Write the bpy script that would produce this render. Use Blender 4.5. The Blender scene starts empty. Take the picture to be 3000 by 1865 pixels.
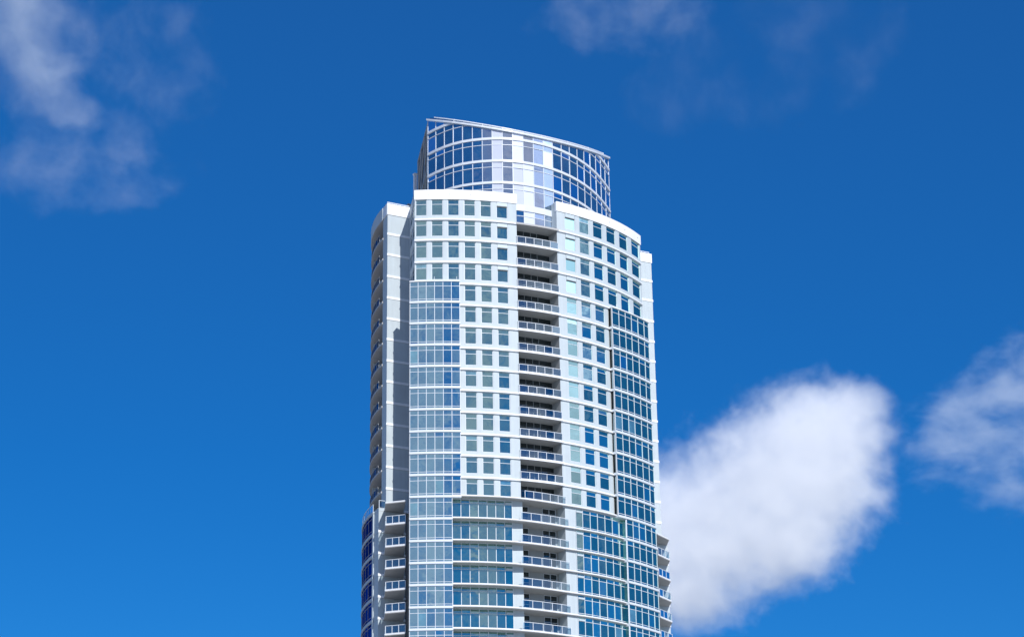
import bpy, bmesh, math, random
from mathutils import Vector, Matrix

random.seed(7)
R_ = math.radians
scene = bpy.context.scene

# ------------------------------------------------------------------ camera
cam = bpy.data.cameras.new("camera")
cam_ob = bpy.data.objects.new("camera", cam)
scene.collection.objects.link(cam_ob)
cam.sensor_width = 36.0
cam.lens = 78.49
cam.clip_start = 0.5
cam.clip_end = 60000
cam_ob.matrix_world = (Matrix.Translation((0, 0, 2.0)) @ Matrix.Rotation(R_(90 + 20.072), 4, 'X')
                       @ Matrix.Rotation(R_(-0.864), 4, 'Z'))
scene.camera = cam_ob

# ------------------------------------------------------------------ sun, sky, exposure
ALPHA = R_(28.5)                       # the tower is turned this far from the view
CX, CY = -10.206, 306.059              # centre of the tower's front arc
SUN_EL = R_(34.7)
sun_dir = Vector((0.362, -0.932, 0)).normalized() * math.cos(SUN_EL) + Vector((0, 0, math.sin(SUN_EL)))
sun = bpy.data.lights.new("sun", 'SUN')
sun.energy = 4.5
sun.angle = R_(0.53)
sun.color = (1.0, 0.98, 0.955)
sun_ob = bpy.data.objects.new("sun", sun)
scene.collection.objects.link(sun_ob)
sun_ob.rotation_euler = sun_dir.to_track_quat('Z', 'Y').to_euler()

scene.view_settings.view_transform = 'Standard'
scene.view_settings.look = 'None'
scene.view_settings.exposure = 0.0
scene.view_settings.gamma = 1.0
scene.cycles.use_denoising = True
scene.cycles.max_bounces = 24
scene.cycles.diffuse_bounces = 3
scene.cycles.glossy_bounces = 3
scene.cycles.transmission_bounces = 4
scene.cycles.transparent_max_bounces = 12
scene.cycles.volume_bounces = 16
scene.cycles.sample_clamp_indirect = 6.0

world = bpy.data.worlds.new("World")
scene.world = world
world.use_nodes = True
wn, wl = world.node_tree.nodes, world.node_tree.links
wn.clear()


def node(nt, kind, **kw):
    n = nt.nodes.new(kind)
    for k, v in kw.items():
        setattr(n, k, v)
    return n


def mth(nt, op, a, b=None, c=None, clamp=False):
    n = nt.nodes.new('ShaderNodeMath')
    n.operation = op
    n.use_clamp = clamp
    for i, v in enumerate((a, b, c)):
        if v is None:
            continue
        if isinstance(v, (int, float)):
            n.inputs[i].default_value = v
        else:
            nt.links.new(v, n.inputs[i])
    return n.outputs[0]


def vmth(nt, op, a, b=None, out=0):
    n = nt.nodes.new('ShaderNodeVectorMath')
    n.operation = op
    for i, v in enumerate((a, b)):
        if v is None:
            continue
        if isinstance(v, (tuple, list, Vector)):
            n.inputs[i].default_value = tuple(v)
        else:
            nt.links.new(v, n.inputs[i])
    return n.outputs[out]


def maprange(nt, v, a, b, c=0.0, d=1.0, smooth=True):
    n = nt.nodes.new('ShaderNodeMapRange')
    n.interpolation_type = 'SMOOTHSTEP' if smooth else 'LINEAR'
    nt.links.new(v, n.inputs[0])
    for i, q in enumerate((a, b, c, d)):
        n.inputs[i + 1].default_value = q
    return n.outputs[0]


def build_world():
    nt = world.node_tree
    out = node(nt, 'ShaderNodeOutputWorld')
    sky = node(nt, 'ShaderNodeTexSky', sky_type='NISHITA', sun_disc=False)
    sky.sun_elevation = SUN_EL
    sky.sun_rotation = math.atan2(sun_dir.x, sun_dir.y)
    sky.altitude = 2500
    sky.air_density = 1.0
    sky.dust_density = 0.0
    sky.ozone_density = 6.0
    hsv = node(nt, 'ShaderNodeHueSaturation')
    hsv.inputs['Hue'].default_value = 0.5
    hsv.inputs['Saturation'].default_value = 1.3
    hsv.inputs['Value'].default_value = 1.0
    nt.links.new(sky.outputs[0], hsv.inputs['Color'])
    bg_sky = node(nt, 'ShaderNodeBackground')
    bg_sky.inputs[1].default_value = 0.082
    nt.links.new(vmth(nt, 'ADD', vmth(nt, 'MULTIPLY', hsv.outputs[0], (0.62, 0.98, 1.0)), (0.13, 0.48, 1.75)), bg_sky.inputs[0])
    # broken cloud over the half of the sky behind the camera (seen mirrored in the panes)
    tc = node(nt, 'ShaderNodeTexCoord')
    d = tc.outputs['Generated']
    n1 = node(nt, 'ShaderNodeTexNoise')
    n1.inputs['Scale'].default_value = 8.5
    n1.inputs['Detail'].default_value = 9
    n1.inputs['Roughness'].default_value = 0.56
    n1.inputs['Distortion'].default_value = 0.5
    nt.links.new(vmth(nt, 'MULTIPLY', d, (1, 1, 1.9)), n1.inputs['Vector'])
    fbm = n1.outputs['Fac']

    def lobe(az, el, inner, outer):
        # az measured from the tower's own front axis
        a = R_(az)
        lx, ly = math.sin(a), -math.cos(a)
        x = lx * math.cos(ALPHA) - ly * math.sin(ALPHA)
        y = lx * math.sin(ALPHA) + ly * math.cos(ALPHA)
        v = Vector((x * math.cos(R_(el)), y * math.cos(R_(el)), math.sin(R_(el))))
        dt = vmth(nt, 'DOT_PRODUCT', d, v, out=1)
        return maprange(nt, dt, math.cos(R_(outer)), math.cos(R_(inner)))

    bank = mth(nt, 'MAXIMUM', lobe(-34, 13, 4, 22), lobe(-6, 21, 2, 15))
    bank = mth(nt, 'MAXIMUM', bank, mth(nt, 'MULTIPLY', lobe(40, 18, 2, 9), 1.15))
    bank = mth(nt, 'MAXIMUM', bank, mth(nt, 'MULTIPLY', lobe(22, 23, 3, 11), 1.2))
    puff = lobe(42, 29.5, 3, 16)
    sep = node(nt, 'ShaderNodeSeparateXYZ')
    nt.links.new(d, sep.inputs[0])
    back = maprange(nt, sep.outputs[1], 0.35, -0.2)
    cover = mth(nt, 'MULTIPLY_ADD', bank, 0.36, fbm)
    cover = mth(nt, 'MULTIPLY_ADD', puff, 0.42, cover)
    cm = mth(nt, 'MULTIPLY', maprange(nt, cover, 0.52, 0.98), back)
    bright = mth(nt, 'MULTIPLY_ADD', puff, 1.0, 0.68)
    bright = mth(nt, 'MULTIPLY', bright, mth(nt, 'MULTIPLY_ADD', fbm, 0.9, 0.55))
    bg_c = node(nt, 'ShaderNodeBackground')
    tone = node(nt, 'ShaderNodeMix', data_type='RGBA')
    tone.inputs[6].default_value = (0.93, 0.90, 1.16, 1)
    tone.inputs[7].default_value = (0.80, 0.92, 1.30, 1)
    nt.links.new(puff, tone.inputs[0])
    nt.links.new(tone.outputs[2], bg_c.inputs[0])
    nt.links.new(bright, bg_c.inputs[1])
    mix = node(nt, 'ShaderNodeMixShader')
    nt.links.new(cm, mix.inputs[0])
    nt.links.new(bg_sky.outputs[0], mix.inputs[1])
    nt.links.new(bg_c.outputs[0], mix.inputs[2])
    nt.links.new(mix.outputs[0], out.inputs['Surface'])


build_world()

# ------------------------------------------------------------------ materials


def new_mat(name):
    m = bpy.data.materials.new(name)
    m.use_nodes = True
    m.node_tree.nodes.clear()
    return m


def surf_mat(name, col, rough=0.6, var=0.06, streak=0.0, metallic=0.0, spec=0.4, bump=0.0, seams=0.0):
    m = new_mat(name)
    nt = m.node_tree
    out = node(nt, 'ShaderNodeOutputMaterial')
    b = node(nt, 'ShaderNodeBsdfPrincipled')
    b.inputs['Roughness'].default_value = rough
    b.inputs['Metallic'].default_value = metallic
    b.inputs['Specular IOR Level'].default_value = spec
    tc = node(nt, 'ShaderNodeTexCoord')
    n = node(nt, 'ShaderNodeTexNoise')
    n.inputs['Scale'].default_value = 0.9
    n.inputs['Detail'].default_value = 6
    nt.links.new(tc.outputs['Object'], n.inputs['Vector'])
    f = mth(nt, 'MULTIPLY_ADD', mth(nt, 'SUBTRACT', n.outputs['Fac'], 0.5), var * 2, 1.0)
    if streak:
        s = node(nt, 'ShaderNodeTexNoise')
        s.inputs['Scale'].default_value = 1.0
        s.inputs['Detail'].default_value = 4
        nt.links.new(vmth(nt, 'MULTIPLY', tc.outputs['Object'], (3.2, 3.2, 0.18)), s.inputs['Vector'])
        g = mth(nt, 'MULTIPLY_ADD', mth(nt, 'SUBTRACT', s.outputs['Fac'], 0.5), streak * 2, 1.0)
        f = mth(nt, 'MULTIPLY', f, g)
    mul = vmth(nt, 'SCALE', col)
    mul.node.inputs['Scale'].default_value = 1
    nt.links.new(f, mul.node.inputs['Scale'])
    nt.links.new(mul, b.inputs['Base Color'])
    if bump:
        bp = node(nt, 'ShaderNodeBump')
        bp.inputs['Strength'].default_value = bump
        bp.inputs['Distance'].default_value = 0.02
        n2 = node(nt, 'ShaderNodeTexNoise')
        n2.inputs['Scale'].default_value = 9
        n2.inputs['Detail'].default_value = 4
        nt.links.new(tc.outputs['Object'], n2.inputs['Vector'])
        nt.links.new(n2.outputs['Fac'], bp.inputs['Height'])
        nt.links.new(bp.outputs[0], b.inputs['Normal'])
    nt.links.new(b.outputs[0], out.inputs['Surface'])
    return m


def glass_mat(name, tint, fac, inner, rough=0.015, wave=0.022):
    """A coated pane: a mirror of the sky laid over a dim room, faintly wavy."""
    m = new_mat(name)
    nt = m.node_tree
    out = node(nt, 'ShaderNodeOutputMaterial')
    gl = node(nt, 'ShaderNodeBsdfGlossy')
    gl.inputs['Color'].default_value = (*tint, 1)
    gl.inputs['Roughness'].default_value = rough
    df = node(nt, 'ShaderNodeBsdfDiffuse')
    tc = node(nt, 'ShaderNodeTexCoord')
    n = node(nt, 'ShaderNodeTexNoise')
    n.inputs['Scale'].default_value = 0.35
    n.inputs['Detail'].default_value = 3
    nt.links.new(tc.outputs['Object'], n.inputs['Vector'])
    bp = node(nt, 'ShaderNodeBump')
    bp.inputs['Strength'].default_value = 1.0
    bp.inputs['Distance'].default_value = wave
    nt.links.new(n.outputs['Fac'], bp.inputs['Height'])
    nt.links.new(bp.outputs[0], gl.inputs['Normal'])
    k = node(nt, 'ShaderNodeTexNoise')
    k.inputs['Scale'].default_value = 0.8
    nt.links.new(tc.outputs['Object'], k.inputs['Vector'])
    sc = vmth(nt, 'SCALE', inner)
    nt.links.new(mth(nt, 'MULTIPLY_ADD', k.outputs['Fac'], 1.4, 0.3), sc.node.inputs['Scale'])
    nt.links.new(sc, df.inputs['Color'])
    fr = node(nt, 'ShaderNodeFresnel')
    fr.inputs['IOR'].default_value = 1.5
    f = mth(nt, 'ADD', fr.outputs[0], fac, clamp=True)
    mx = node(nt, 'ShaderNodeMixShader')
    nt.links.new(f, mx.inputs[0])
    nt.links.new(df.outputs[0], mx.inputs[1])
    nt.links.new(gl.outputs[0], mx.inputs[2])
    nt.links.new(mx.outputs[0], out.inputs['Surface'])
    return m


def clear_mat(name, tint, fac, thru):
    m = new_mat(name)
    nt = m.node_tree
    out = node(nt, 'ShaderNodeOutputMaterial')
    gl = node(nt, 'ShaderNodeBsdfGlossy')
    gl.inputs['Color'].default_value = (*tint, 1)
    gl.inputs['Roughness'].default_value = 0.03
    tr = node(nt, 'ShaderNodeBsdfTransparent')
    tr.inputs['Color'].default_value = (*thru, 1)
    fr = node(nt, 'ShaderNodeFresnel')
    fr.inputs['IOR'].default_value = 1.5
    f = mth(nt, 'ADD', fr.outputs[0], fac, clamp=True)
    mx = node(nt, 'ShaderNodeMixShader')
    nt.links.new(f, mx.inputs[0])
    nt.links.new(tr.outputs[0], mx.inputs[1])
    nt.links.new(gl.outputs[0], mx.inputs[2])
    nt.links.new(mx.outputs[0], out.inputs['Surface'])
    return m


M_PANEL = surf_mat('precast_panel', (0.475, 0.535, 0.56), 0.65, 0.07, 0.10, bump=0.15)
M_WHITE = surf_mat('white_painted_concrete', (0.80, 0.815, 0.825), 0.55, 0.05, 0.07, bump=0.1)
M_METAL = surf_mat('white_aluminium', (0.64, 0.68, 0.72), 0.35, 0.03, 0.0, spec=0.5)
M_SLAB = surf_mat('slab_concrete', (0.44, 0.435, 0.42), 0.75, 0.06, 0.0, bump=0.2)
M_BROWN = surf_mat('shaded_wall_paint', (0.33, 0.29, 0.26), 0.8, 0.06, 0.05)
M_GREY = surf_mat('grey_cladding', (0.36, 0.37, 0.37), 0.6, 0.06, 0.06)
M_DARK = surf_mat('dark_louvre_and_shadow', (0.06, 0.07, 0.08), 0.5, 0.1, 0.0)
M_ROOF = surf_mat('roof_membrane', (0.40, 0.40, 0.39), 0.9, 0.1, 0.0)
M_GLASS = glass_mat('blue_green_glazing', (0.52, 0.83, 0.74), 0.46, (0.006, 0.045, 0.065))
M_BAY = glass_mat('bay_glazing', (0.50, 0.84, 0.92), 0.50, (0.008, 0.05, 0.07))
M_CROWN = glass_mat('crown_glazing', (0.72, 0.84, 1.0), 0.44, (0.02, 0.06, 0.085), rough=0.03, wave=0.02)
M_LILAC = surf_mat('pale_lilac_pane', (0.46, 0.50, 0.62), 0.3, 0.03, 0.0, spec=0.6)
M_BLIND = glass_mat('pane_with_pale_blind', (0.50, 0.80, 0.83), 0.40, (0.09, 0.22, 0.27))
M_FLANKGL = clear_mat('shaded_railing_glass', (0.12, 0.16, 0.24), 0.02, (0.40, 0.46, 0.54))  # darker copy of the railing glass, flank shade put into its tint
M_GLARE = surf_mat('glare_white_pane', (0.62, 0.68, 0.80), 0.25, 0.03, 0.0, spec=0.8)  # white glare on the crown, painted as the pane's own colour
M_NAVY = glass_mat('navy_glazing', (0.03, 0.06, 0.22), 0.3, (0.001, 0.003, 0.02))
M_BLACKGL = glass_mat('balcony_door_glazing', (0.5, 0.6, 0.65), 0.12, (0.008, 0.012, 0.014))
M_RAILGL = clear_mat('railing_glass', (0.60, 0.86, 0.95), 0.20, (0.72, 0.84, 0.87))
M_VENT = surf_mat('vent_panel', (0.50, 0.57, 0.60), 0.5, 0.05, 0.0)

# ------------------------------------------------------------------ mesh helpers


class MB:
    def __init__(self):
        self.v, self.f, self.m = [], [], []

    def face(self, pts, mi=0):
        i = len(self.v)
        self.v.extend([tuple(p) for p in pts])
        self.f.append(list(range(i, i + len(pts))))
        self.m.append(mi)

    def box(self, x0, x1, y0, y1, z0, z1):
        c = [(x, y, z) for z in (z0, z1) for y in (y0, y1) for x in (x0, x1)]
        for q in ((0, 1, 3, 2), (4, 6, 7, 5), (0, 4, 5, 1), (2, 3, 7, 6), (0, 2, 6, 4), (1, 5, 7, 3)):
            self.face([c[i] for i in q])

    def prism(self, base, z0, z1):
        n = len(base)
        self.face([(x, y, z0) for x, y in reversed(base)])
        self.face([(x, y, z1) for x, y in base])
        for i in range(n):
            a, b = base[i], base[(i + 1) % n]
            self.face([(a[0], a[1], z0), (b[0], b[1], z0), (b[0], b[1], z1), (a[0], a[1], z1)])

    def bar(self, a, b, r, n=6):
        a, b = Vector(a), Vector(b)
        d = (b - a).normalized()
        u = d.orthogonal().normalized()
        w = d.cross(u)
        ra = [a + (u * math.cos(t) + w * math.sin(t)) * r for t in [2 * math.pi * i / n for i in range(n)]]
        rb = [p + (b - a) for p in ra]
        for i in range(n):
            j = (i + 1) % n
            self.face([ra[i], ra[j], rb[j], rb[i]])
        self.face(ra[::-1])
        self.face(rb)

    def build(self, name, mats, parent=None, label=None):
        me = bpy.data.meshes.new(name)
        me.from_pydata(self.v, [], self.f)
        if not isinstance(mats, (list, tuple)):
            mats = [mats]
        for m in mats:
            me.materials.append(m)
        if len(mats) > 1:
            me.polygons.foreach_set('material_index', self.m)
        bm = bmesh.new()
        bm.from_mesh(me)
        bmesh.ops.remove_doubles(bm, verts=bm.verts, dist=0.0005)
        bmesh.ops.recalc_face_normals(bm, faces=bm.faces)
        bm.to_mesh(me)
        bm.free()
        ob = bpy.data.objects.new(name, me)
        scene.collection.objects.link(ob)
        if parent:
            ob.parent = parent
        if label:
            ob['label'] = label
        return ob


def interp(x, xs, ys):
    if x <= xs[0]:
        return ys[0]
    for i in range(len(xs) - 1):
        if x <= xs[i + 1]:
            t = (x - xs[i]) / (xs[i + 1] - xs[i])
            return ys[i] + t * (ys[i + 1] - ys[i])
    return ys[-1]


class Arc:
    """Front curve: s is degrees from the tower's axis; radius may vary."""
    step = 1.3

    def __init__(self, r, cx=0.0, cy=0.0, ax=0.0):
        self.r, self.cx, self.cy, self.ax = r, cx, cy, ax

    def pt(self, s, o=0.0):
        r = (self.r(s) if callable(self.r) else self.r) + o
        a = R_(s + self.ax)
        return self.cx + r * math.sin(a), self.cy - r * math.cos(a)

    def scale(self):
        r = self.r(0) if callable(self.r) else self.r
        return R_(1) * r


class Line:
    step = 50.0

    def __init__(self, a, b):
        self.a, self.b = Vector(a), Vector(b)
        d = (self.b - self.a)
        self.len = d.length
        self.d = d / self.len
        self.n = Vector((self.d.y, -self.d.x))

    def pt(self, s, o=0.0):
        p = self.a + self.d * s + self.n * o
        return p.x, p.y

    def scale(self):
        return 1.0


class Poly:
    """Faceted path through nodes; s is the node index."""
    step = 1.0

    def __init__(self, nodes):
        self.p = [Vector(q) for q in nodes]

    def pt(self, s, o=0.0):
        i = max(0, min(len(self.p) - 2, int(math.floor(s + 1e-9))))
        a, b = self.p[i], self.p[i + 1]
        # outward direction averaged towards the nodes so neighbouring pieces meet
        def nrm(j):
            q = Vector((0, 0))
            for e in (j - 1, j):
                if 0 <= e < len(self.p) - 1:
                    d = (self.p[e + 1] - self.p[e]).normalized()
                    q += Vector((d.y, -d.x))
            return q.normalized()
        t = s - i
        n = nrm(i).lerp(nrm(i + 1), t)
        p = a.lerp(b, t) + n * o
        return p.x, p.y

    def scale(self):
        return 1.3


def stations(path, s0, s1):
    n = max(1, int(math.ceil(abs(s1 - s0) / path.step - 1e-6)))
    return [s0 + (s1 - s0) * i / n for i in range(n + 1)]


def sweep(mb, path, s0, s1, prof, caps=True):
    """Closed profile of (offset, z) carried along a path."""
    st = stations(path, s0, s1)
    rows = []
    for s in st:
        row = []
        for o, z in prof:
            x, y = path.pt(s, o)
            row.append((x, y, z))
        rows.append(row)
    n = len(prof)
    for a, b in zip(rows[:-1], rows[1:]):
        for i in range(n):
            j = (i + 1) % n
            mb.face([a[i], b[i], b[j], a[j]])
    if caps:
        mb.face(rows[0])
        mb.face(rows[-1][::-1])


def rect(o0, o1, z0, z1):
    return [(o0, z0), (o1, z0), (o1, z1), (o0, z1)]


def slab_piece(mb, path, poly, o0, o1):
    """Flat polygon in (s, z) given thickness from o0 to o1."""
    f = [(*path.pt(s, o1), z) for s, z in poly]
    b = [(*path.pt(s, o0), z) for s, z in poly]
    mb.face(f)
    mb.face(b[::-1])
    n = len(poly)
    for i in range(n):
        j = (i + 1) % n
        mb.face([f[j], f[i], b[i], b[j]])


def wall_grid(mb, path, s0, s1, z0, z1, openings, depth):
    """Curved wall with real openings and their reveals."""
    ss = sorted({s0, s1, *[o[0] for o in openings], *[o[1] for o in openings]})
    zs = sorted({z0, z1, *[o[2] for o in openings], *[o[3] for o in openings]})
    for sa, sb in zip(ss[:-1], ss[1:]):
        for za, zb in zip(zs[:-1], zs[1:]):
            sm, zm = (sa + sb) / 2, (za + zb) / 2
            if any(o[0] < sm < o[1] and o[2] < zm < o[3] for o in openings):
                continue
            st = stations(path, sa, sb)
            for a, b in zip(st[:-1], st[1:]):
                pa, pb = path.pt(a), path.pt(b)
                mb.face([(*pa, za), (*pb, za), (*pb, zb), (*pa, zb)])
    for sa, sb, za, zb in openings:
        for s in (sa, sb):
            p, q = path.pt(s), path.pt(s, -depth)
            mb.face([(*p, za), (*q, za), (*q, zb), (*p, zb)])
        for z in (za, zb):
            st = stations(path, sa, sb)
            for a, b in zip(st[:-1], st[1:]):
                mb.face([(*path.pt(a), z), (*path.pt(b), z), (*path.pt(b, -depth), z), (*path.pt(a, -depth), z)])


def pane_quad(mb, path, sa, sb, za, zb, o, tilt=0.006, mi=0):
    j = [random.gauss(0, tilt) for _ in range(3)]
    offs = (o + j[0] - j[1], o - j[0] - j[1], o - j[0] + j[1], o + j[0] + j[1])
    c = [(sa, za), (sb, za), (sb, zb), (sa, zb)]
    mb.face([(*path.pt(s, oo), z) for (s, z), oo in zip(c, offs)], mi)


def window_unit(path, sa, sb, za, zb, o, cols, rows, bw, root, name, pane_mats, frame_mat, proud=0.05, ebw=None,
                tilt=0.006, pane_name='pane', edge=True, pick=None, label=None):
    """Frame of members at the column and row lines plus panes in every cell.
    cols: inner s-lines, rows: inner z-lines. Returns the frame (a part) with its panes as sub-part."""
    f = MB()
    k = bw / path.scale()
    lines_s = [sa] + list(cols) + [sb]
    lines_z = [za] + list(rows) + [zb]
    if edge:
        e = ebw or bw
        for z in (za, zb - e):
            sweep(f, path, sa, sb, rect(o - 0.04, o + proud, z, z + e))
    for z in rows:
        sweep(f, path, sa + k * 0.3, sb - k * 0.3, rect(o - 0.03, o + proud * 0.8, z - bw * 0.4, z + bw * 0.4))
    for i, s in enumerate(lines_s):
        if not edge and i in (0, len(lines_s) - 1):
            continue
        if i == 0:
            a, b = s, s + k
        elif i == len(lines_s) - 1:
            a, b = s - k, s
        else:
            a, b = s - k / 2, s + k / 2
        zz0, zz1 = (za + (ebw or bw), zb - (ebw or bw)) if edge else (za, zb)
        slab_piece(f, path, [(a, zz0), (b, zz0), (b, zz1), (a, zz1)], o - 0.05, o + proud * 1.1)
    fo = f.build(name, frame_mat, root, label)
    g = MB()
    for i in range(len(lines_s) - 1):
        for j in range(len(lines_z) - 1):
            mi = pick(i, j) if pick else 0
            pane_quad(g, path, lines_s[i] + k * 0.2, lines_s[i + 1] - k * 0.2, lines_z[j] + bw * 0.2,
                      lines_z[j + 1] - bw * 0.2, o, tilt, mi)
    g.build(pane_name, pane_mats, fo)
    return fo


def blind(i, j):
    return 1 if j == 1 and random.random() < 0.025 else 0


def railing_unit(path, s0, s1, n, z, h, parent, o=-0.08, post=0.035, last=True):
    f = MB()
    k = post / path.scale()
    ss = [s0 + (s1 - s0) * i / n for i in range(n + 1)]
    for s in ss:
        slab_piece(f, path, [(s - k, z), (s + k, z), (s + k, z + h), (s - k, z + h)], o - 0.03, o + 0.03)
    sweep(f, path, s0 - k, s1 + k, rect(o - 0.04, o + 0.04, z + h, z + h + 0.06))
    sweep(f, path, s0 + k, s1 - k, rect(o - 0.02, o + 0.02, z + 0.04, z + 0.08))
    fo = f.build('railing', M_METAL, parent)
    g = MB()
    for a, b in zip(ss[:-1], ss[1:]):
        pane_quad(g, path, a + k * 1.6, b - k * 1.6, z + 0.10, z + h - 0.03, o, 0.004)
    return fo, g


# ------------------------------------------------------------------ setting: ground
def build_ground():
    mb = MB()
    n, s = 24, 16000.0
    for i in range(n):
        for j in range(n):
            x0, x1 = -s + 2 * s * i / n, -s + 2 * s * (i + 1) / n
            y0, y1 = -s + 2 * s * j / n, -s + 2 * s * (j + 1) / n
            mb.face([(x0, y0, 0), (x1, y0, 0), (x1, y1, 0), (x0, y1, 0)])
    g = mb.build('ground', surf_mat('city_ground', (0.42, 0.42, 0.41), 0.9, 0.25))
    g['kind'] = 'structure'
    g['label'] = 'flat grey city ground below the frame'


build_ground()

# ------------------------------------------------------------------ the tower
tower = bpy.data.objects.new('apartment_tower', None)
scene.collection.objects.link(tower)
tower.location = (CX, CY, 0)
tower.rotation_euler = (0, 0, ALPHA)
tower['label'] = 'tall curved white apartment tower with glass bays, stacked balconies and slanted glass crown'
tower['category'] = 'building'

R0 = 31.85
L = [119.24, 116.25, 113.27, 110.15, 107.09, 104.11, 101.19, 98.2, 95.28, 92.38, 89.43, 86.49, 83.6, 80.7,
     77.85, 74.97, 72.1, 69.27, 66.45, 63.63, 60.83, 58.03, 55.23, 52.43]
NF = len(L) - 1
TOP = 120.63
K0 = 14                                   # from this level down the facade is banded glass and plates
front = Arc(R0)
A0, A1 = -33.08, -8.28
B0, B1 = 2.55, 34.47
WA = [(-32.85, -30.17), (-29.04, -26.31), (-25.14, -22.41), (-21.24, -18.49), (-17.30, -14.57), (-13.30, -10.55)]
WB = [(4.96, 8.02), (9.38, 12.54), (13.90, 17.21), (18.68, 22.25), (23.82, 27.64), (29.49, 33.92)]
LBAY = [-33.93, -32.03, -30.18, -28.28, -26.36, -24.46, -22.52]
RBAY = [18.50, 20.90, 23.26, 25.60, 28.27, 30.96, 33.16]
RLOW = [21.20, 23.55, 25.88, 28.45, 31.05, 33.16]
lbay = Arc(33.0)
rbay = Arc(lambda s: interp(s, [18.6, 33.4], [32.55, 33.10]))
plate = Arc(lambda s: interp(s, [-24.5, -11, 2.6, 22], [33.05, 33.05, 32.20, 32.20]))


def hgt(k):
    return L[k] - L[k + 1]


def win_z(k):
    return L[k] - 0.765 * hgt(k), L[k]


def ledge_prof(k, base=0.0, out=0.20):
    """Sloped-top band at the foot of floor k, underside at L[k+1]."""
    z = L[k + 1]
    h = hgt(k)
    return [(base - 0.02, z + 0.10 * h), (base + out, z + 0.05 * h), (base + out, z), (base - 0.02, z)]


def punched_walls():
    for nm, s0, s1, wins, edge_cut, vent_i in (('A', A0, A1, WA, -22.75, 5), ('B', B0, B1, WB, 18.4, 0)):
        mb = MB()
        for k in range(K0):
            first_bay = 4
            bay = k >= first_bay
            if nm == 'A':
                a, b = (edge_cut, s1) if bay else (s0, s1)
                use = wins[3:] if bay else wins
            else:
                a, b = (s0, edge_cut) if bay else (s0, s1)
                use = wins[:3] if bay else wins
            zb, zt = win_z(k)
            wall_grid(mb, front, a, b, L[k + 1], L[k], [(w0, w1, zb, zt) for w0, w1 in use], 0.22)
            led = MB()
            lb = s1 if nm == 'A' else b
            la = a if nm == 'A' else s0
            sweep(led, front, la, lb, ledge_prof(k))
            if k < K0 - 1:
                led.build('ledge', M_WHITE, tower)
            for w in use:
                vent = (k < 4 and w == wins[vent_i])
                tr = L[k] - 0.225 * hgt(k)
                fo = window_unit(front, w[0], w[1], zb, zt, -0.13, [], [tr], 0.07, tower,
                                 'vent_window' if vent else 'window', [M_GLASS, M_BLIND], M_METAL, proud=0.05, tilt=0.0035, pick=blind)
                if vent:
                    v = MB()
                    slab_piece(v, front, [(w[0] + .12, tr + .1), (w[1] - .12, tr + .1), (w[1] - .12, zt - .02),
                                          (w[0] + .12, zt - .02)], -0.09, 0.02)
                    v.build('vent_panel', M_VENT, fo)
                    d = MB()  # dark strip standing in for the shadow line under the vent panel
                    slab_piece(d, front, [(w[0] + .1, tr - .04), (w[1] - .1, tr - .04), (w[1] - .1, tr + .09),
                                          (w[0] + .1, tr + .09)], -0.10, -0.03)
                    d.build('vent_shadow', M_DARK, fo)
        mb.build('facade_wall', M_PANEL, tower)
        # parapet with its small spouts
        p = MB()
        sweep(p, front, s0 - 0.1, s1 + 0.12, [(-0.35, L[0]), (0.10, L[0]), (0.10, TOP), (-0.35, TOP)])
        po = p.build('parapet', M_WHITE, tower)
        nsp = 5
        for i in range(nsp):
            s = s0 + (s1 - s0) * (i + 0.7) / nsp
            q = MB()
            x0, y0 = front.pt(s, 0.09)
            x1, y1 = front.pt(s, 0.16)
            z = L[0] + 0.72
            q.bar((x0, y0, z), (x1, y1, z), 0.055, 8)
            q.build('spout', M_GREY, po)


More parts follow.
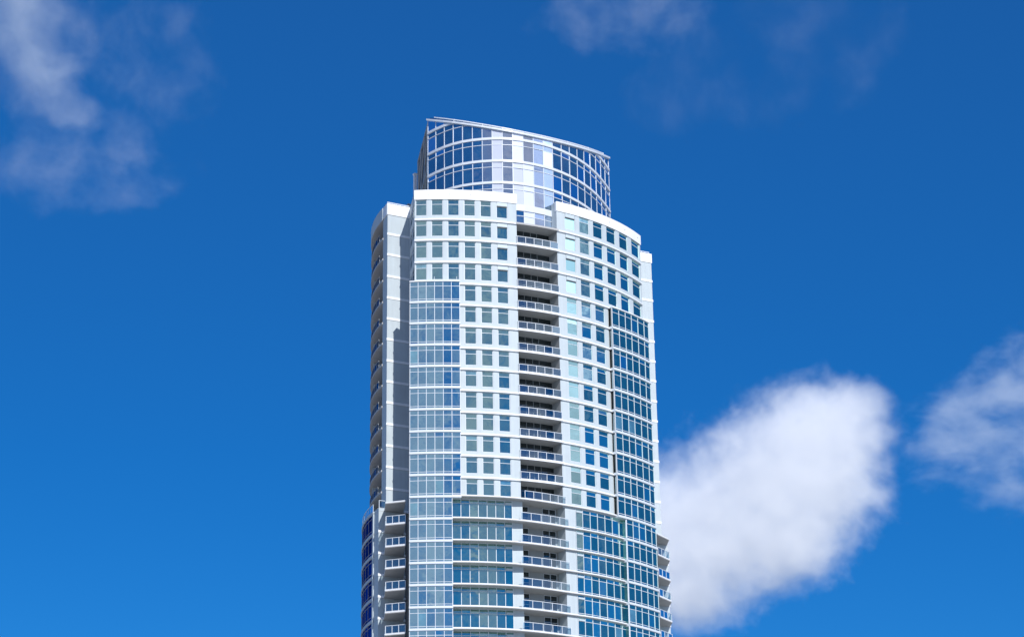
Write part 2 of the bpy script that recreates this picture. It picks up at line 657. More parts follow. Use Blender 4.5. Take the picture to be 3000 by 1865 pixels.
def bays():
    # left bay: levels 4 downwards; right bay: levels 4 downwards. One window band and one spandrel per floor
    for k in range(4, NF):
        zt, zb = L[k] + 0.015, L[k + 1] + 0.105 * hgt(k)
        h = hgt(k)
        rows = [L[k + 1] + 0.195 * h, L[k] - 0.205 * h]
        for side in ('left', 'right'):
            if side == 'left':
                ms = LBAY if k < K0 else LBAY[:-1]
                path = lbay
            else:
                ms = RBAY if k < K0 else RLOW
                path = rbay
            window_unit(path, ms[0], ms[-1], zb, zt, -0.10, ms[1:-1], rows, 0.07, tower, 'bay_window',
                        [M_BAY if side == 'left' else M_GLASS, M_BLIND], M_METAL, proud=0.045, tilt=0.004, ebw=0.03, pick=blind)
            sp = MB()
            ext = 0.05
            sweep(sp, path, ms[0] - ext, ms[-1] + ext, rect(-1.0, 0.06, L[k + 1] + 0.02, zb))
            sp.build('bay_spandrel', M_METAL, tower)
            # cheeks closing the bay back to the wall
            for e, s in enumerate((ms[0], ms[-1])):
                ch = MB()
                a = path.pt(s, -0.06)
                b = front.pt(s + (0.35 if side == 'right' and e == 0 else 0), -0.2)
                ln = Line(a, b)
                if side == 'right' and e == 0:
                    window_unit(ln, 0.06, ln.len - 0.05, zb, zt, -0.04, [], rows[:0], 0.07, tower, 'bay_side_window',
                                M_BLACKGL if k < K0 else M_GLASS, M_GREY if k < K0 else M_METAL, proud=0.03)
                else:
                    slab_piece(ch, ln, [(0.06, zb), (ln.len, zb), (ln.len, zt), (0.06, zt)], -0.06, 0.0)
                    ch.build('bay_cheek', M_GREY, tower)
    # bay roofs
    for ms, path in ((LBAY, lbay), (RBAY, rbay)):
        r = MB()
        sweep(r, path, ms[0] - 0.06, ms[-1] + 0.06, rect(-1.1, 0.07, L[4] + 0.03, L[4] + 0.16))
        ro = r.build('bay_roof', M_WHITE, tower)
        for t in (0.49, 0.94):
            s = ms[0] + (ms[-1] - ms[0]) * t
            if path is rbay and t > 0.6:
                s = ms[0] + (ms[-1] - ms[0]) * 0.12
            q = MB()
            x, y = path.pt(s, -0.12)
            q.bar((x, y, L[4] + 0.15), (x, y, L[4] + 0.75), 0.03)
            q.build('roof_pin', M_METAL, ro)


COL_L, COL_R = (-10.41, -7.95), (3.05, 5.90)
RIB_L = [-24.46, -22.45, -20.46, -18.44, -16.41, -14.38, -12.33, -10.43]
RIB_R = [5.94, 8.02, 10.29, 12.57, 15.01, 17.52, 20.0, 22.6]


def banded_floors():
    for nm, (a, b) in (('l', COL_L), ('r', COL_R)):
        c = MB()
        sweep(c, front, a, b, rect(-1.9, 0.0, L[NF], L[K0] + 0.2))
        c.build('column', M_PANEL, tower)
    for k in range(K0 - 1, NF):
        # plate standing out under floor k; its underside is at L[k+1]
        z = L[k + 1]
        p = MB()
        sweep(p, plate, LBAY[5] + 0.06, RLOW[0] - 0.1, rect(-3.0, 0.0, z + 0.17, z + 0.36))
        po = p.build('floor_slab', M_SLAB, tower)
        e = MB()
        sweep(e, plate, LBAY[5] + 0.05, RLOW[0] - 0.09, rect(-0.06, 0.02, z + 0.235, z + 0.365))
        e.build('slab_edge', M_WHITE, po)
        if k >= K0 - 1:
            f, g = railing_unit(plate, -9.0 if k >= K0 else -7.9, 3.7 if k >= K0 else 3.0, 5, z + 0.36, 0.98, po)
            g.build('railing_glass', M_RAILGL, f)
    for k in range(K0, NF):
        zb, zt = L[k + 1] + 0.36, L[k] + 0.17
        h = hgt(k)
        for rib in (RIB_L, RIB_R):
            rows = [zb + 0.10 * h, L[k] - 0.14 * h]
            fo = window_unit(front, rib[0], rib[-1], zb, zt, -0.02, rib[1:-1], rows, 0.072, tower, 'ribbon_window',
                             [M_GLASS, M_BLIND], M_METAL, proud=0.05, tilt=0.004, ebw=0.05, pick=blind)
            i = 6 if rib is RIB_L else 0
            v = MB()
            slab_piece(v, front, [(rib[i] + .15, rows[1] + .02), (rib[i + 1] - .15, rows[1] + .02),
                                  (rib[i + 1] - .15, rows[1] + .24), (rib[i] + .15, rows[1] + .24)], 0.0, 0.16)
            v.build('vent_panel', M_VENT, fo)


REC = R0 - 1.95


def recess():
    rec = Arc(REC)
    # upper recess: side walls and back wall
    w = MB()
    for s in (A1, B0):
        a, b = front.pt(s, -0.001), rec.pt(s, -0.2)
        w.face([(*a, L[K0] + 0.36), (*b, L[K0] + 0.36), (*b, L[1] + 0.3), (*a, L[1] + 0.3)])
    w.build('recess_wall', M_GREY, tower)
    # the parapet ends beside the gap in the roof line
    for s in (A1, B0):
        e = MB()
        ds = -0.25 if s == A1 else 0.25
        st = sorted((s, s + ds))
        slab_piece(e, front, [(st[0], L[1] + 0.3), (st[1], L[1] + 0.3), (st[1], TOP - 0.01), (st[0], TOP - 0.01)], -1.3, -0.02)
        e.build('parapet_end', M_PANEL, tower)
    # roof plate of the recess and the balconies below it
    bal = Arc(R0 + 0.26)
    for k in range(0, K0 - 1):
        z = L[k + 1]
        p = MB()
        sweep(p, bal, A1 - 0.22, B0 + 0.28, rect(-2.3, 0.0, z + 0.02, z + 0.27))
        if k == 0:
            p.build('recess_roof', M_SLAB, tower)
            continue
        po = p.build('balcony', M_SLAB, tower)
        e = MB()
        sweep(e, bal, A1 - 0.23, B0 + 0.29, rect(-0.06, 0.02, z + 0.015, z + 0.275))
        e.build('slab_edge', M_WHITE, po)
        f, g = railing_unit(bal, A1 - 0.05, B0 + 0.05, 5, z + 0.27, 0.95, po)
        # short return at each end
        for s in (A1 - 0.1, B0 + 0.12):
            a, b = bal.pt(s, -0.08), bal.pt(s, -0.32)
            q = MB()
            q.bar((*a, z + 1.25), (*b, z + 1.25), 0.035)
            q.build('return_rail', M_METAL, f)
        g.build('railing_glass', M_RAILGL, f)
    for k in range(1, K0):
        zb, zt = L[k + 1] + 0.27, L[k] + 0.02
        h = zt - zb
        span = B0 - A1
        cols = [A1 + span * t for t in (0.115, 0.30, 0.485, 0.655)]
        window_unit(rec, A1, B0, zb, zt, -0.06, cols, [zb + h * 0.42, zb + h * 0.74], 0.055, tower, 'balcony_door',
                    M_BLACKGL, M_GREY, proud=0.04)
    # lower recess: panelled back wall with a window and a door
    s0, s1 = COL_L[1], COL_R[0]
    w = MB()
    for s in (s0, s1):
        a, b = front.pt(s, -1.85), rec.pt(s, -0.2)
        w.face([(*a, L[NF]), (*b, L[NF]), (*b, L[K0] + 0.17), (*a, L[K0] + 0.17)])
    span = s1 - s0
    win = (s0, s0 + span * 0.27)
    door = (s0 + span * 0.62, s1 - span * 0.03)
    for k in range(K0, NF):
        zb, zt = L[k + 1] + 0.36, L[k] + 0.17
        wall_grid(w, rec, s0, s1, zb, zt, [(*win, zb + 0.1, zt - 0.02), (*door, zb + 0.02, zt - 0.02)], 0.1)
        h = zt - zb
        window_unit(rec, win[0], win[1], zb + 0.1, zt - 0.02, -0.08, [s0 + span * 0.10], [zb + h * 0.45, zb + h * 0.72],
                    0.06, tower, 'balcony_window', M_BLACKGL, M_METAL, proud=0.05)
        window_unit(rec, door[0], door[1], zb + 0.02, zt - 0.02, -0.08, [(door[0] + door[1]) / 2], [zb + h * 0.72],
                    0.07, tower, 'balcony_door', M_BLACKGL, M_METAL, proud=0.05)
    w.build('recess_wall', M_GREY, tower)


# ---- end walls (fins) beside the front, both on one line across the tower
FY = -20.6
SIDE_C = (9.48, -21.58)
upper_side = Arc(28.0, SIDE_C[0], SIDE_C[1])
lower_side = Arc(28.95, SIDE_C[0], SIDE_C[1])


def fin(x_in, x_out, y, z0, z1, k0, k1, label_edge):
    """Solid end wall with a band at each level. x_out is the free edge."""
    a, b = min(x_in, x_out), max(x_in, x_out)
    m = MB()
    sl = 0.28 if x_out < 0 else -0.28
    base = [(a, y), (b, y), (b + (0 if x_out < 0 else sl), y + 2.0), (a + (sl if x_out < 0 else 0), y + 2.0)]
    m.prism(base, z0, z1)
    fo = m.build('end_wall', M_PANEL, tower)
    for k in range(k0, k1):
        z = L[k + 1]
        h = hgt(k)
        q = MB()
        f = Line((a - 0.06, y), (b + 0.06, y))
        sweep(q, f, 0, f.len, [(-0.02, z + 0.36), (0.06, z + 0.33), (0.06, z), (-0.02, z)])
        q.build('ledge', M_WHITE, fo)
    for k in range(k0, k1 + 1):
        g = MB()
        gx = 0.012
        g.prism([(base[0][0] - gx, base[0][1] - gx), (base[1][0] + gx, base[1][1] - gx), (base[2][0] + gx, base[2][1]), (base[3][0] - gx, base[3][1])], L[k] - 0.035, L[k])
        g.build('joint', M_GREY, fo)
    return fo


def end_walls():
    f = fin(-15.2, -18.5, FY, L[14] + 0.3, L[0], 0, 14, 'l')
    p = MB()
    p.box(-18.58, -15.2, FY - 0.08, FY + 0.35, L[0], 120.85)
    p.prism([(-18.58, FY + 0.35), (-18.2, FY + 0.35), (-17.95, FY + 2.0), (-18.33, FY + 2.0)], L[0], 120.85)
    p.build('parapet', M_WHITE, tower)
    r = MB()
    r.box(-18.5, -15.2, FY + 0.1, FY + 0.16, 121.03, 121.14)
    for i in range(6):
        x = -18.45 + i * 0.64
        r.box(x, x + 0.05, FY + 0.11, FY + 0.15, 120.85, 121.03)
    r.build('roof_rail', M_METAL, tower)
    fin(20.4, 23.1, FY - 0.4, L[14] + 0.3, L[0], 0, 14, 'r')
    p = MB()
    p.box(20.4, 23.18, FY - 0.48, FY - 0.05, L[0], TOP)
    p.build('parapet', M_WHITE, tower)
    r = MB()
    r.box(20.4, 22.9, FY - 0.3, FY - 0.24, TOP + 0.2, TOP + 0.3)
    for i in range(5):
        x = 20.5 + i * 0.55
        r.box(x, x + 0.05, FY - 0.29, FY - 0.25, TOP, TOP + 0.2)
    r.build('roof_rail', M_METAL, tower)
    # lower, wider storeys
    fin(-15.6, -19.4, FY + 0.3, L[NF], L[14] + 0.36, 14, NF, 'l')
    fin(20.4, 24.1, FY - 0.2, L[NF], L[14] + 0.3, 14, NF, 'r')
    # glazed returns between the front's ends and the end walls
    for a, b in (((-17.35, -26.62), (-15.2, -20.55)), ((21.3, -20.95), (18.05, -26.2))):
        if a[0] < 0:
            ln = Line(b, a)
        else:
            ln = Line(b, a)
        w = MB()
        for k in range(NF):
            h = hgt(k)
            zb, zt = L[k + 1] + 0.30 * h, L[k] - 0.04 * h
            ops = [(ln.len * 0.10, ln.len * 0.52, zb, zt), (ln.len * 0.56, ln.len * 0.97, zb, zt)]
            wall_grid(w, ln, 0, ln.len, L[k + 1], L[k], ops, 0.12)
            if a[0] < 0:
                for op in ops:
                    window_unit(ln, op[0], op[1], zb, zt, -0.08, [], [zt - 0.22 * h], 0.06, tower, 'side_window',
                                M_BLACKGL, M_METAL, proud=0.04)
        w.face([(*ln.pt(0), L[0]), (*ln.pt(ln.len), L[0]), (*ln.pt(ln.len), TOP - .05), (*ln.pt(0), TOP - .05)])
        w.build('return_wall', M_PANEL, tower)


def mirror_arc(a):
    return a


def side_wings():
    # curved balconies round the left flank (s runs from the end wall backwards)
    up_s0, up_s1 = -95.7, -158.0
    inner = Arc(25.9, *SIDE_C)
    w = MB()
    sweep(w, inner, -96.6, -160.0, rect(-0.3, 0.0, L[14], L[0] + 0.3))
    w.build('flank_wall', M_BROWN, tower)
    p = MB()
    sweep(p, upper_side, up_s0, up_s1, rect(-0.35, 0.06, L[0] - 0.15, 120.85))
    p.build('parapet', M_PANEL, tower)
    rf = MB()
    sweep(rf, upper_side, up_s0, up_s1, rect(-2.5, 0.0, L[0] - 0.2, L[0] + 0.1))
    rf.build('flank_roof', M_SLAB, tower)
    for k in range(0, 14):
        z = L[k + 1]
        s = MB()
        sweep(s, upper_side, up_s0, up_s1, rect(-2.1, 0.0, z - 0.02, z + 0.24))
        so = s.build('flank_balcony', M_SLAB, tower)
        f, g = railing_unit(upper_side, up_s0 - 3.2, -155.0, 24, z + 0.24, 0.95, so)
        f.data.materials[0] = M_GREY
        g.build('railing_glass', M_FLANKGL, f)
        # partitions between the balconies
        for sp in (-112, -131):
            q = MB()
            slab_piece(q, upper_side, [(sp - 0.3, z + 0.24), (sp + 0.3, z + 0.24), (sp + 0.3, L[k] - 0.03), (sp - 0.3, L[k] - 0.03)], -2.1, -0.35)
            q.build('partition', M_PANEL, so)
        window_unit(inner, -102, -147, z + 0.3, L[k] - 0.1, 0.02, [-102 - 4.5 * i for i in range(1, 10)], [L[k] - 0.6], 0.07,
                    tower, 'flank_window', M_BLACKGL, M_GREY, proud=0.05)
    # lower storeys: curved navy glazing between slim bands
    c = MB()
    sweep(c, lower_side, -96.3, -97.2, rect(-0.5, 0.0, L[NF], L[14] + 0.2))
    c.build('corner_pier', M_PANEL, tower)
    for k in range(14, NF):
        z = L[k + 1]
        b = MB()
        sweep(b, lower_side, -96.3, -158, rect(-1.2, 0.05, z, z + 0.34))
        b.build('flank_band', M_PANEL, tower)
        window_unit(lower_side, -97.2, -156, z + 0.34, L[k], -0.05, [-97.2 - 3.46 * i for i in range(1, 17)],
                    [z + 0.75, L[k] - 0.5], 0.07, tower, 'flank_window', M_NAVY, M_GREY, proud=0.03)
    # terrace on top of the lower storeys
    b = MB()
    sweep(b, lower_side, -96.3, -158, rect(-3.2, 0.05, L[14], L[14] + 0.34))
    bo = b.build('terrace', M_PANEL, tower)
    f, g = railing_unit(lower_side, -96.9, -155, 28, L[14] + 0.34, 1.0, bo)
    g.build('railing_glass', M_RAILGL, f)
    tl = Line((-19.3, FY + 0.4), (-18.3, FY + 0.4))
    f, g = railing_unit(tl, 0.0, tl.len, 1, L[14] + 0.38, 1.0, bo, o=0.0)
    g.build('railing_glass', M_RAILGL, f)


def corner_balconies():
    """Four-sided balconies in the notch between the bays and the end walls."""
    quads = {'l': [(-20.0, -23.65), (-18.12, -25.65), (-15.9, -20.35), (-18.6, -20.35)],
             'r': [(19.9, -25.06), (22.89, -23.19), (24.0, -20.85), (21.0, -20.85)]}
    for side, q in quads.items():
        for k in range(13, NF):
            z = L[k + 1]
            m = MB()
            m.prism(q, z + 0.0, z + 0.22)
            mo = m.build('corner_balcony' if k > 13 else 'balcony_roof', M_SLAB, tower)
            ed = MB()
            for a, b in ((q[3], q[0]), (q[0], q[1]), (q[1], q[2])):
                ln = Line(a, b)
                slab_piece(ed, ln, [(-0.02, z + 0.09), (ln.len + 0.02, z + 0.09), (ln.len + 0.02, z + 0.225), (-0.02, z + 0.225)], -0.04, 0.02)
            ed.build('slab_edge', M_WHITE, mo)
            if k == 13:
                continue
            runs = [(q[3], q[0], 2), (q[0], q[1], 3)] if side == 'l' else [(q[0], q[1], 3), (q[1], q[2], 2)]
            for a, b, n in runs:
                ln = Line(a, b)
                f, g = railing_unit(ln, 0.06, ln.len - 0.04, n, z + 0.22, 0.98, mo, o=-0.07)
                g.build('railing_glass', M_RAILGL, f)
    # glazed wall behind the left balconies
    for k in range(14, NF):
        z = L[k + 1]


def core():
    """Solid body behind the facades and the flat roofs."""
    def ring(r, off=0.0):
        pts = [Arc(r).pt(s) for s in (-30, -24, -16, -9)]
        return pts
    up = [front.pt(s, -0.45) for s in (-32.6, -27, -22, -15, -9.2)] + [front.pt(s, -2.3) for s in (-9.2, -3, 3.4)] + \
         [front.pt(s, -0.45) for s in (3.4, 10, 18, 26, 33.6)]
    back_r = [(22.5, -18.9)] + [(3.1 + 17.6 * math.cos(R_(t)), -18.9 + 17.6 * math.sin(R_(t))) for t in range(0, 91, 15)]
    back_l = [(1.0 + 17.2 * math.cos(R_(t)), -18.9 + 17.2 * math.sin(R_(t))) for t in range(90, 181, 15)]
    left = [(-15.0, -20.4)]
    m = MB()
    m.prism(up + [(20.6, -20.6)] + back_r + back_l + left, 0.0, L[0] - 0.02)
    m.build('core', M_GREY, tower)
    # plain storeys below the frame
    base = [front.pt(s, 0.2) for s in range(-33, 35, 4)] + [(24.0, -20.7)] + back_r[2:] + back_l + [(-19.3, -19.0)]
    m = MB()
    m.prism([(x * 1.0, y) for x, y in base], 0.0, L[NF] - 0.02)
    m.build('base_storeys', M_PANEL, tower)


CROWN = [(-12.38, -20.56), (-12.00, -22.25), (-11.49, -23.85), (-10.85, -25.28), (-10.04, -26.50), (-9.07, -27.56),
         (-8.04, -28.45), (-6.93, -29.22), (-5.71, -29.87), (-4.38, -30.33), (-2.91, -30.60), (-1.37, -30.68),
         (0.19, -30.63), (1.80, -30.40), (3.44, -29.97), (5.09, -29.36), (6.76, -28.58), (8.41, -27.65),
         (10.03, -26.60), (11.66, -25.38), (13.30, -23.98), (14.90, -22.50), (16.46, -20.97)]
RINGS = [132.36, 129.13, 125.83, 122.62, 118.83]


def crown_top(y):
    return 130.10 + 0.437 * (y + 30.68)


def clip_top(poly, path, drop=0.0):
    """Keep the part of an (s, z) polygon under the sloping roof line."""
    def hh(s, z):
        return crown_top(path.pt(s)[1]) - drop - z
    out = []
    n = len(poly)
    for i in range(n):
        a, b = poly[i], poly[(i + 1) % n]
        ha, hb = hh(*a), hh(*b)
        if ha >= 0:
            out.append(a)
        if (ha >= 0) != (hb >= 0):
            t = ha / (ha - hb)
            out.append((a[0] + (b[0] - a[0]) * t, a[1] + (b[1] - a[1]) * t))
    return out


def crown():
    path = Poly(CROWN)
    n = len(CROWN) - 1
    z_foot = L[1] + 0.2
    fr = MB()
    # rings
    for r in RINGS:
        th = 0.34 if r > 119 else 0.88
        for i in range(n):
            q = clip_top([(i, r), (i + 1, r), (i + 1, r + th), (i, r + th)], path, 0.1)
            if len(q) >= 3:
                slab_piece(fr, path, q, -0.05, 0.14)
        # transom under each ring
        for i in range(n):
            q = clip_top([(i, r - 0.78), (i + 1, r - 0.78), (i + 1, r - 0.71), (i, r - 0.71)], path, 0.1)
            if len(q) >= 3:
                slab_piece(fr, path, q, -0.05, 0.07)
    q_top = RINGS[0] + 3.2
    for i in range(n):
        q = clip_top([(i, q_top - 0.8), (i + 1, q_top - 0.8), (i + 1, q_top - 0.68), (i, q_top - 0.68)], path, 0.1)
        if len(q) >= 3:
            slab_piece(fr, path, q, -0.05, 0.07)
    # mullions
    for i in range(n + 1):
        p = Vector(path.pt(i))
        t = crown_top(p.y) - 0.05
        nn = (Vector(path.pt(i, 1.0)) - p).normalized()
        td = Vector((-nn.y, nn.x))
        a, b = p + td * 0.045 - nn * 0.08, p - td * 0.045 - nn * 0.08
        c, d = b + nn * 0.13, a + nn * 0.13
        fr.prism([tuple(a), tuple(b), tuple(c), tuple(d)], z_foot, t)
    fo = fr.build('crown_frame', M_METAL, tower)
    # panes, one mesh per ring of panels
    lines = [z_foot] + RINGS[::-1] + [136.0]
    for j in range(len(lines) - 1):
        g = MB()
        for i in range(n):
            for za, zb in ((lines[j], lines[j + 1] - 0.76), (lines[j + 1] - 0.76, lines[j + 1])):
                q = clip_top([(i + 0.03, za), (i + 0.97, za), (i + 0.97, zb), (i + 0.03, zb)], path, 0.05)
                if len(q) < 3:
                    continue
                mi = 0
                if i == 7 or (i == 9 and j in (1, 2)):
                    mi = 2
                elif (i == 9 and j > 2) or (i == 10 and j < 3):
                    mi = 1  # panes whose white colour stands in for the central glare
                a, b = random.gauss(0, 0.007), random.gauss(0, 0.007)
                g.face([(*path.pt(s, 0.0 + (a if s < i + 0.5 else -a) + b * (z - za)), z) for s, z in q], mi)
        if g.f:
            g.build('pane', [M_CROWN, M_GLARE, M_LILAC], fo)
    # sloping fascia, gutter and the rail above it
    fa = MB()
    gl = MB()
    for i in range(n):
        ya, yb = path.pt(i)[1], path.pt(i + 1)[1]
        ta, tb = crown_top(ya), crown_top(yb)
        slab_piece(fa, path, [(i, ta - 0.06), (i + 1, tb - 0.06), (i + 1, tb + 0.20), (i, ta + 0.20)], -0.30, 0.30)
        slab_piece(gl, path, [(i, ta + 0.2), (i + 1, tb + 0.2), (i + 1, tb + 0.56), (i, ta + 0.56)], -0.42, -0.36)
    fa.build('crown_fascia', M_METAL, tower)
    gl.build('gutter_panel', M_CROWN, tower)
    ra = MB()
    for i in range(n):
        s0 = max(i, 0.6)
        s1 = min(i + 1, n - 0.7)
        if s1 <= s0:
            continue
        pa, pb = path.pt(s0, -0.3), path.pt(s1, -0.3)
        slab_piece(ra, path, [(s0, crown_top(path.pt(s0)[1]) + 0.56), (s1, crown_top(path.pt(s1)[1]) + 0.56),
                              (s1, crown_top(path.pt(s1)[1]) + 0.70), (s0, crown_top(path.pt(s0)[1]) + 0.70)], -0.5, -0.24)
    for i in range(3, n, 3):
        x, y = path.pt(i, -0.2)
        ra.bar((x, y, crown_top(y) + 0.15), (x, y, crown_top(y) + 0.62), 0.04)
    ra.build('roof_rail', M_METAL, tower)
    # screens running back from both ends of the lens
    zt = crown_top(CROWN[0][1])
    d = Vector((0.34, 0.94))
    for e, (p0, dirv) in enumerate(((Vector(CROWN[0]), d), (Vector(CROWN[-1]), Vector((-0.30, 0.95))))):
        p1 = p0 + dirv * 14.0
        ln = Line(p1, p0) if e == 0 else Line(p0, p1)
        s = MB()
        slab_piece(s, ln, [(0, L[0]), (ln.len, L[0]), (ln.len, zt), (0, zt)], -0.3, -0.16)
        so = s.build('screen_wall', M_DARK, tower)
        f = MB()
        for a, b in ((0, 1.3), (4.6, 5.0), (9.2, 9.6), (12.6, 14.0)):
            slab_piece(f, ln, [(a, L[0]), (b, L[0]), (b, zt), (a, zt)], -0.15, 0.0)
        for z in (L[0] + 3.2, L[0] + 8.2, zt - 0.5):
            slab_piece(f, ln, [(0, z), (ln.len, z), (ln.len, z + 0.45), (0, z + 0.45)], -0.15, 0.012)
        for z0 in (L[0] + 0.2, L[0] + 5.5, L[0] + 10.5):
            for a, b in ((1.3, 4.6), (5.0, 9.2), (9.6, 12.6)):
                xa, ya = ln.pt(a, -0.1)
                xb, yb = ln.pt(b, -0.1)
                f.bar((xa, ya, z0), (xb, yb, min(z0 + 4.6, zt)), 0.13)
        f.build('screen_frame', M_GREY, so)
    # roof: slope up to the ridge then level
    m = MB()
    pts = CROWN
    inset = [Poly(CROWN).pt(i, -0.45) for i in range(n + 1)]
    for i in range(n):
        (xa, ya), (xb, yb) = inset[i], inset[i + 1]
        m.face([(xa, ya, crown_top(ya) + 0.1), (xb, yb, crown_top(yb) + 0.1), (xb, -20.5, zt + 0.1), (xa, -20.5, zt + 0.1)])
    m.face([(-12.3, -20.5, zt + .1), (16.3, -20.5, zt + .1), (12.2, -7.4, zt + .1), (-7.6, -7.4, zt + .1)])
    m.face([(-7.6, -7.4, L[0]), (12.2, -7.4, L[0]), (12.2, -7.4, zt + .1), (-7.6, -7.4, zt + .1)])
    m.build('crown_roof', M_ROOF, tower)
    # low plant room wall and a small white stack behind the left screen
    h = MB()
    h.box(-8.9, -6.0, -7.0, -5.0, L[0], L[0] + 8.6)
    h.build('plant_room', M_GREY, tower)
    h = MB()
    h.box(-8.15, -7.75, -7.55, -7.15, L[0] + 8.0, L[0] + 13.1)
    h.box(-8.22, -7.68, -7.62, -7.08, L[0] + 13.1, L[0] + 13.3)
    h.build('vent_stack', M_WHITE, tower)


punched_walls()
bays()
banded_floors()
recess()
end_walls()
side_wings()
corner_balconies()
core()
crown()

# ------------------------------------------------------------------ clouds: real volumes far beyond the tower


def cloud(label, az, el, dist, blobs, dens, rag, soft, cap=0.4, scale=60.0, fine=26.0, stretch=(1, 1, 1), seed=0.0,
          g=-0.35, step=1.0, warp=0.6, bias=0.0, tint=(0.93, 0.975, 1.0)):
    """blobs: (right, up, depth, rx, ry, rz) in metres about the cloud's centre, seen from the town."""
    a, e = R_(az), R_(el)
    fwd = Vector((math.sin(a) * math.cos(e), math.cos(a) * math.cos(e), math.sin(e)))
    right = Vector((math.cos(a), -math.sin(a), 0))
    up = right.cross(fwd)
    # hull that wraps the blobs
    bm = bmesh.new()
    bmesh.ops.create_icosphere(bm, subdivisions=4, radius=1.0)
    cen = Vector((sum(b[0] for b in blobs) / len(blobs), sum(b[1] for b in blobs) / len(blobs), 0))
    grow = 1.0 + rag * 0.6
    for v in bm.verts:
        d = v.co.normalized()
        best = 6.0
        for bx, by, bz, rx, ry, rz in blobs:
            r = Vector((rx * grow, ry * grow, rz * grow))
            c = Vector((bx, by, bz)) - cen
            dd = Vector((d.x / r.x, d.y / r.y, d.z / r.z))
            cc = Vector((c.x / r.x, c.y / r.y, c.z / r.z))
            A = dd.dot(dd)
            B = dd.dot(cc)
            C_ = cc.dot(cc) - 1
            disc = B * B - A * C_
            if disc > 0:
                best = max(best, (B + math.sqrt(disc)) / A)
        v.co = cen + d * (best + warp * scale * 0.15)
    me = bpy.data.meshes.new('cloud')
    bm.to_mesh(me)
    bm.free()
    ob = bpy.data.objects.new('cloud', me)
    scene.collection.objects.link(ob)
    rot = Matrix((right, up, fwd)).transposed().to_4x4()
    ob.matrix_world = Matrix.Translation(fwd * dist) @ rot
    ob['label'] = label
    ob['category'] = 'cloud'
    ob['group'] = 'clouds in the blue sky'
    m = new_mat('cloud_vapour')
    nt = m.node_tree
    out = node(nt, 'ShaderNodeOutputMaterial')
    tc = node(nt, 'ShaderNodeTexCoord')
    p = tc.outputs['Object']

    def noise(vec, size, detail, rough, sd):
        n = node(nt, 'ShaderNodeTexNoise')
        n.inputs['Scale'].default_value = 1.0
        n.inputs['Detail'].default_value = detail
        n.inputs['Roughness'].default_value = rough
        nt.links.new(vmth(nt, 'ADD', vmth(nt, 'MULTIPLY', vec, tuple(s / size for s in stretch)), (sd, sd * 1.7, 3.1 + sd)),
                     n.inputs['Vector'])
        return n

    w = noise(p, scale * 1.5, 3, 0.55, seed)
    off = vmth(nt, 'MULTIPLY', vmth(nt, 'SUBTRACT', w.outputs['Color'], (0.5, 0.5, 0.5)), (scale * warp,) * 3)
    q = vmth(nt, 'ADD', p, off)
    field = None
    for bx, by, bz, rx, ry, rz in blobs:
        v = vmth(nt, 'MULTIPLY', vmth(nt, 'SUBTRACT', q, (bx, by, bz)), (1 / rx, 1 / ry, 1 / rz))
        f = mth(nt, 'SUBTRACT', 1.0, vmth(nt, 'LENGTH', v, out=1))
        field = f if field is None else mth(nt, 'SMOOTH_MAX', field, f, 0.45)
    field = mth(nt, 'MINIMUM', field, cap)
    fb = noise(q, fine, 8, 0.66, seed * 2.3)
    d = mth(nt, 'MULTIPLY_ADD', mth(nt, 'SUBTRACT', fb.outputs['Fac'], 0.5), rag * 2.0, mth(nt, 'ADD', field, bias))
    dd = mth(nt, 'MULTIPLY', maprange(nt, d, 0.0, soft), dens)
    vs = node(nt, 'ShaderNodeVolumePrincipled')
    vs.inputs['Color'].default_value = (*tint, 1)
    vs.inputs['Anisotropy'].default_value = g
    nt.links.new(dd, vs.inputs['Density'])
    nt.links.new(vs.outputs[0], out.inputs['Volume'])
    if hasattr(m.cycles, 'volume_step_rate'):
        m.cycles.volume_step_rate = step
    me.materials.append(m)
    return ob


K = 0.566          # metres per unit of the tables below at 3 km


def bl(c, rows):
    return [((x - c[0]) * K, (c[1] - y) * K, dz * K, rx * K, ry * K, rz * K) for x, y, dz, rx, ry, rz in rows]


cloud('large bright white puffy cloud with a rounded top just right of the tower', 7.03, 16.14, 3000,
      bl((1850, 1100), [(1985, 1030, 0, 160, 145, 140), (1915, 1062, 10, 190, 178, 160), (1820, 1140, 0, 230, 210, 170),
                        (1700, 1240, 10, 220, 230, 160), (1560, 1250, 20, 190, 220, 150), (1600, 1370, 0, 170, 145, 130),
                        (1950, 1140, 0, 180, 170, 130), (1850, 1270, 0, 180, 160, 140), (2030, 975, 0, 100, 80, 80)]),
      0.028, 0.50, 0.85, cap=0.88, scale=80, fine=30, seed=1.3, warp=0.6, g=-0.4, step=0.5, tint=(1, 1, 1))
cloud('thinner ragged white cloud cut off by the right edge of the view', 12.57, 16.86, 3050,
      bl((2350, 1000), [(2400, 905, 0, 150, 105, 90), (2350, 990, 0, 160, 120, 90), (2260, 1080, 0, 150, 90, 90),
                        (2380, 1110, 0, 160, 110, 80), (2490, 1010, 0, 130, 150, 100)]),
      0.0125, 1.15, 1.0, cap=0.36, scale=100, fine=62, stretch=(0.8, 1.2, 1), seed=4.1, step=0.7)
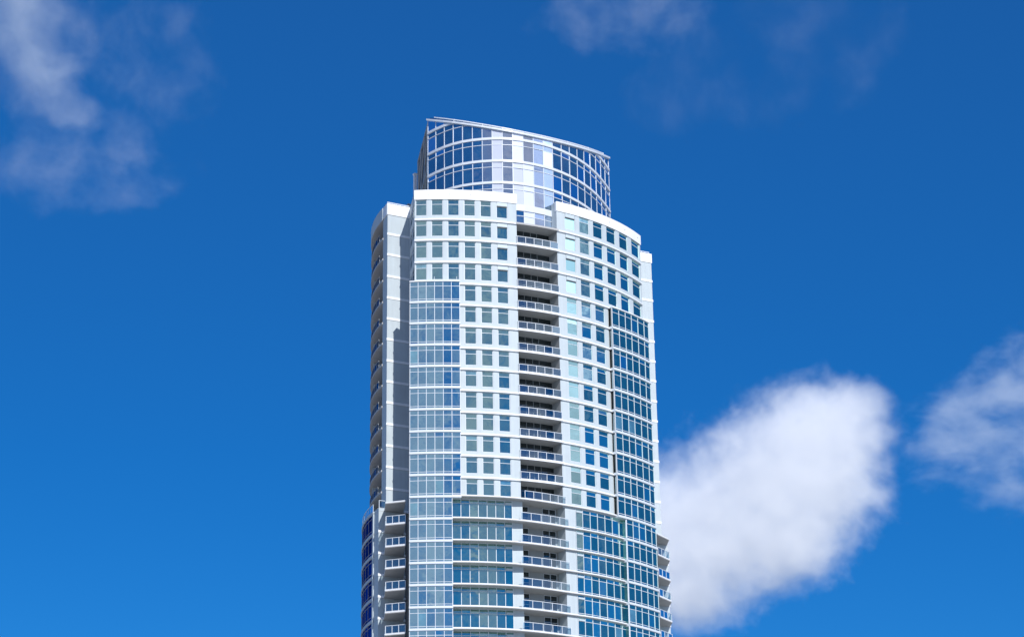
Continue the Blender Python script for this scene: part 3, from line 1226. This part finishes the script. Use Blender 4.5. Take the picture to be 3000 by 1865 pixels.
cloud('soft bright cloud filling the upper left corner of the sky', -13.56, 26.55, 3100,
      bl((60, 110), [(40, 50, 0, 180, 170, 110), (100, 150, 0, 150, 150, 90), (0, 0, 0, 200, 200, 110), (170, 250, 0, 110, 60, 60)]),
      0.0105, 0.85, 1.2, cap=0.5, scale=110, fine=80, seed=7.7)
cloud('faint streaky wisp of cloud beside the upper left corner cloud', -10.08, 26.58, 3100,
      bl((360, 130), [(380, 110, 0, 150, 130, 70), (330, 170, 0, 140, 120, 70), (410, 230, 0, 110, 80, 60), (290, 50, 0, 130, 110, 70)]),
      0.0036, 1.15, 1.2, cap=0.25, scale=90, fine=58, stretch=(1.1, 0.9, 1), seed=2.9)
cloud('hazy grey-white cloud below the upper left corner cloud', -11.66, 23.74, 3100,
      bl((210, 390), [(300, 350, 0, 150, 110, 70), (190, 390, 0, 180, 120, 70), (70, 390, 0, 160, 120, 60), (300, 430, 0, 140, 80, 60)]),
      0.0046, 1.10, 1.2, cap=0.30, scale=90, fine=62, seed=5.5)
cloud('pale cloud at the top edge of the sky above the tower', 3.2, 27.68, 3100,
      bl((1470, 40), [(1450, 20, 0, 200, 100, 80), (1560, 50, 0, 130, 100, 70), (1400, 60, 0, 140, 80, 60), (1490, -60, 0, 230, 120, 80)]),
      0.0054, 1.05, 1.2, cap=0.35, scale=90, fine=60, seed=9.2)
cloud('very faint streak of cloud trailing below the pale cloud above the tower', 4.9, 25.9, 3100,
      bl((1620, 180), [(1640, 120, 0, 110, 110, 60), (1560, 210, 0, 90, 110, 60), (1850, 130, 0, 120, 150, 60), (1750, 190, 0, 160, 120, 60)]),
      0.0017, 1.0, 1.1, cap=0.20, scale=90, fine=70, stretch=(1.3, 0.8, 1), seed=3.6)
cloud('very faint smear of cloud near the top right of the sky', 8.93, 27.36, 3100,
      bl((1950, 40), [(1980, 40, 0, 180, 120, 60), (2060, 60, 0, 110, 110, 60), (1900, 0, 0, 170, 110, 60), (2010, 130, 0, 90, 140, 60)]),
      0.0020, 0.95, 1.1, cap=0.22, scale=90, fine=75, seed=6.4)
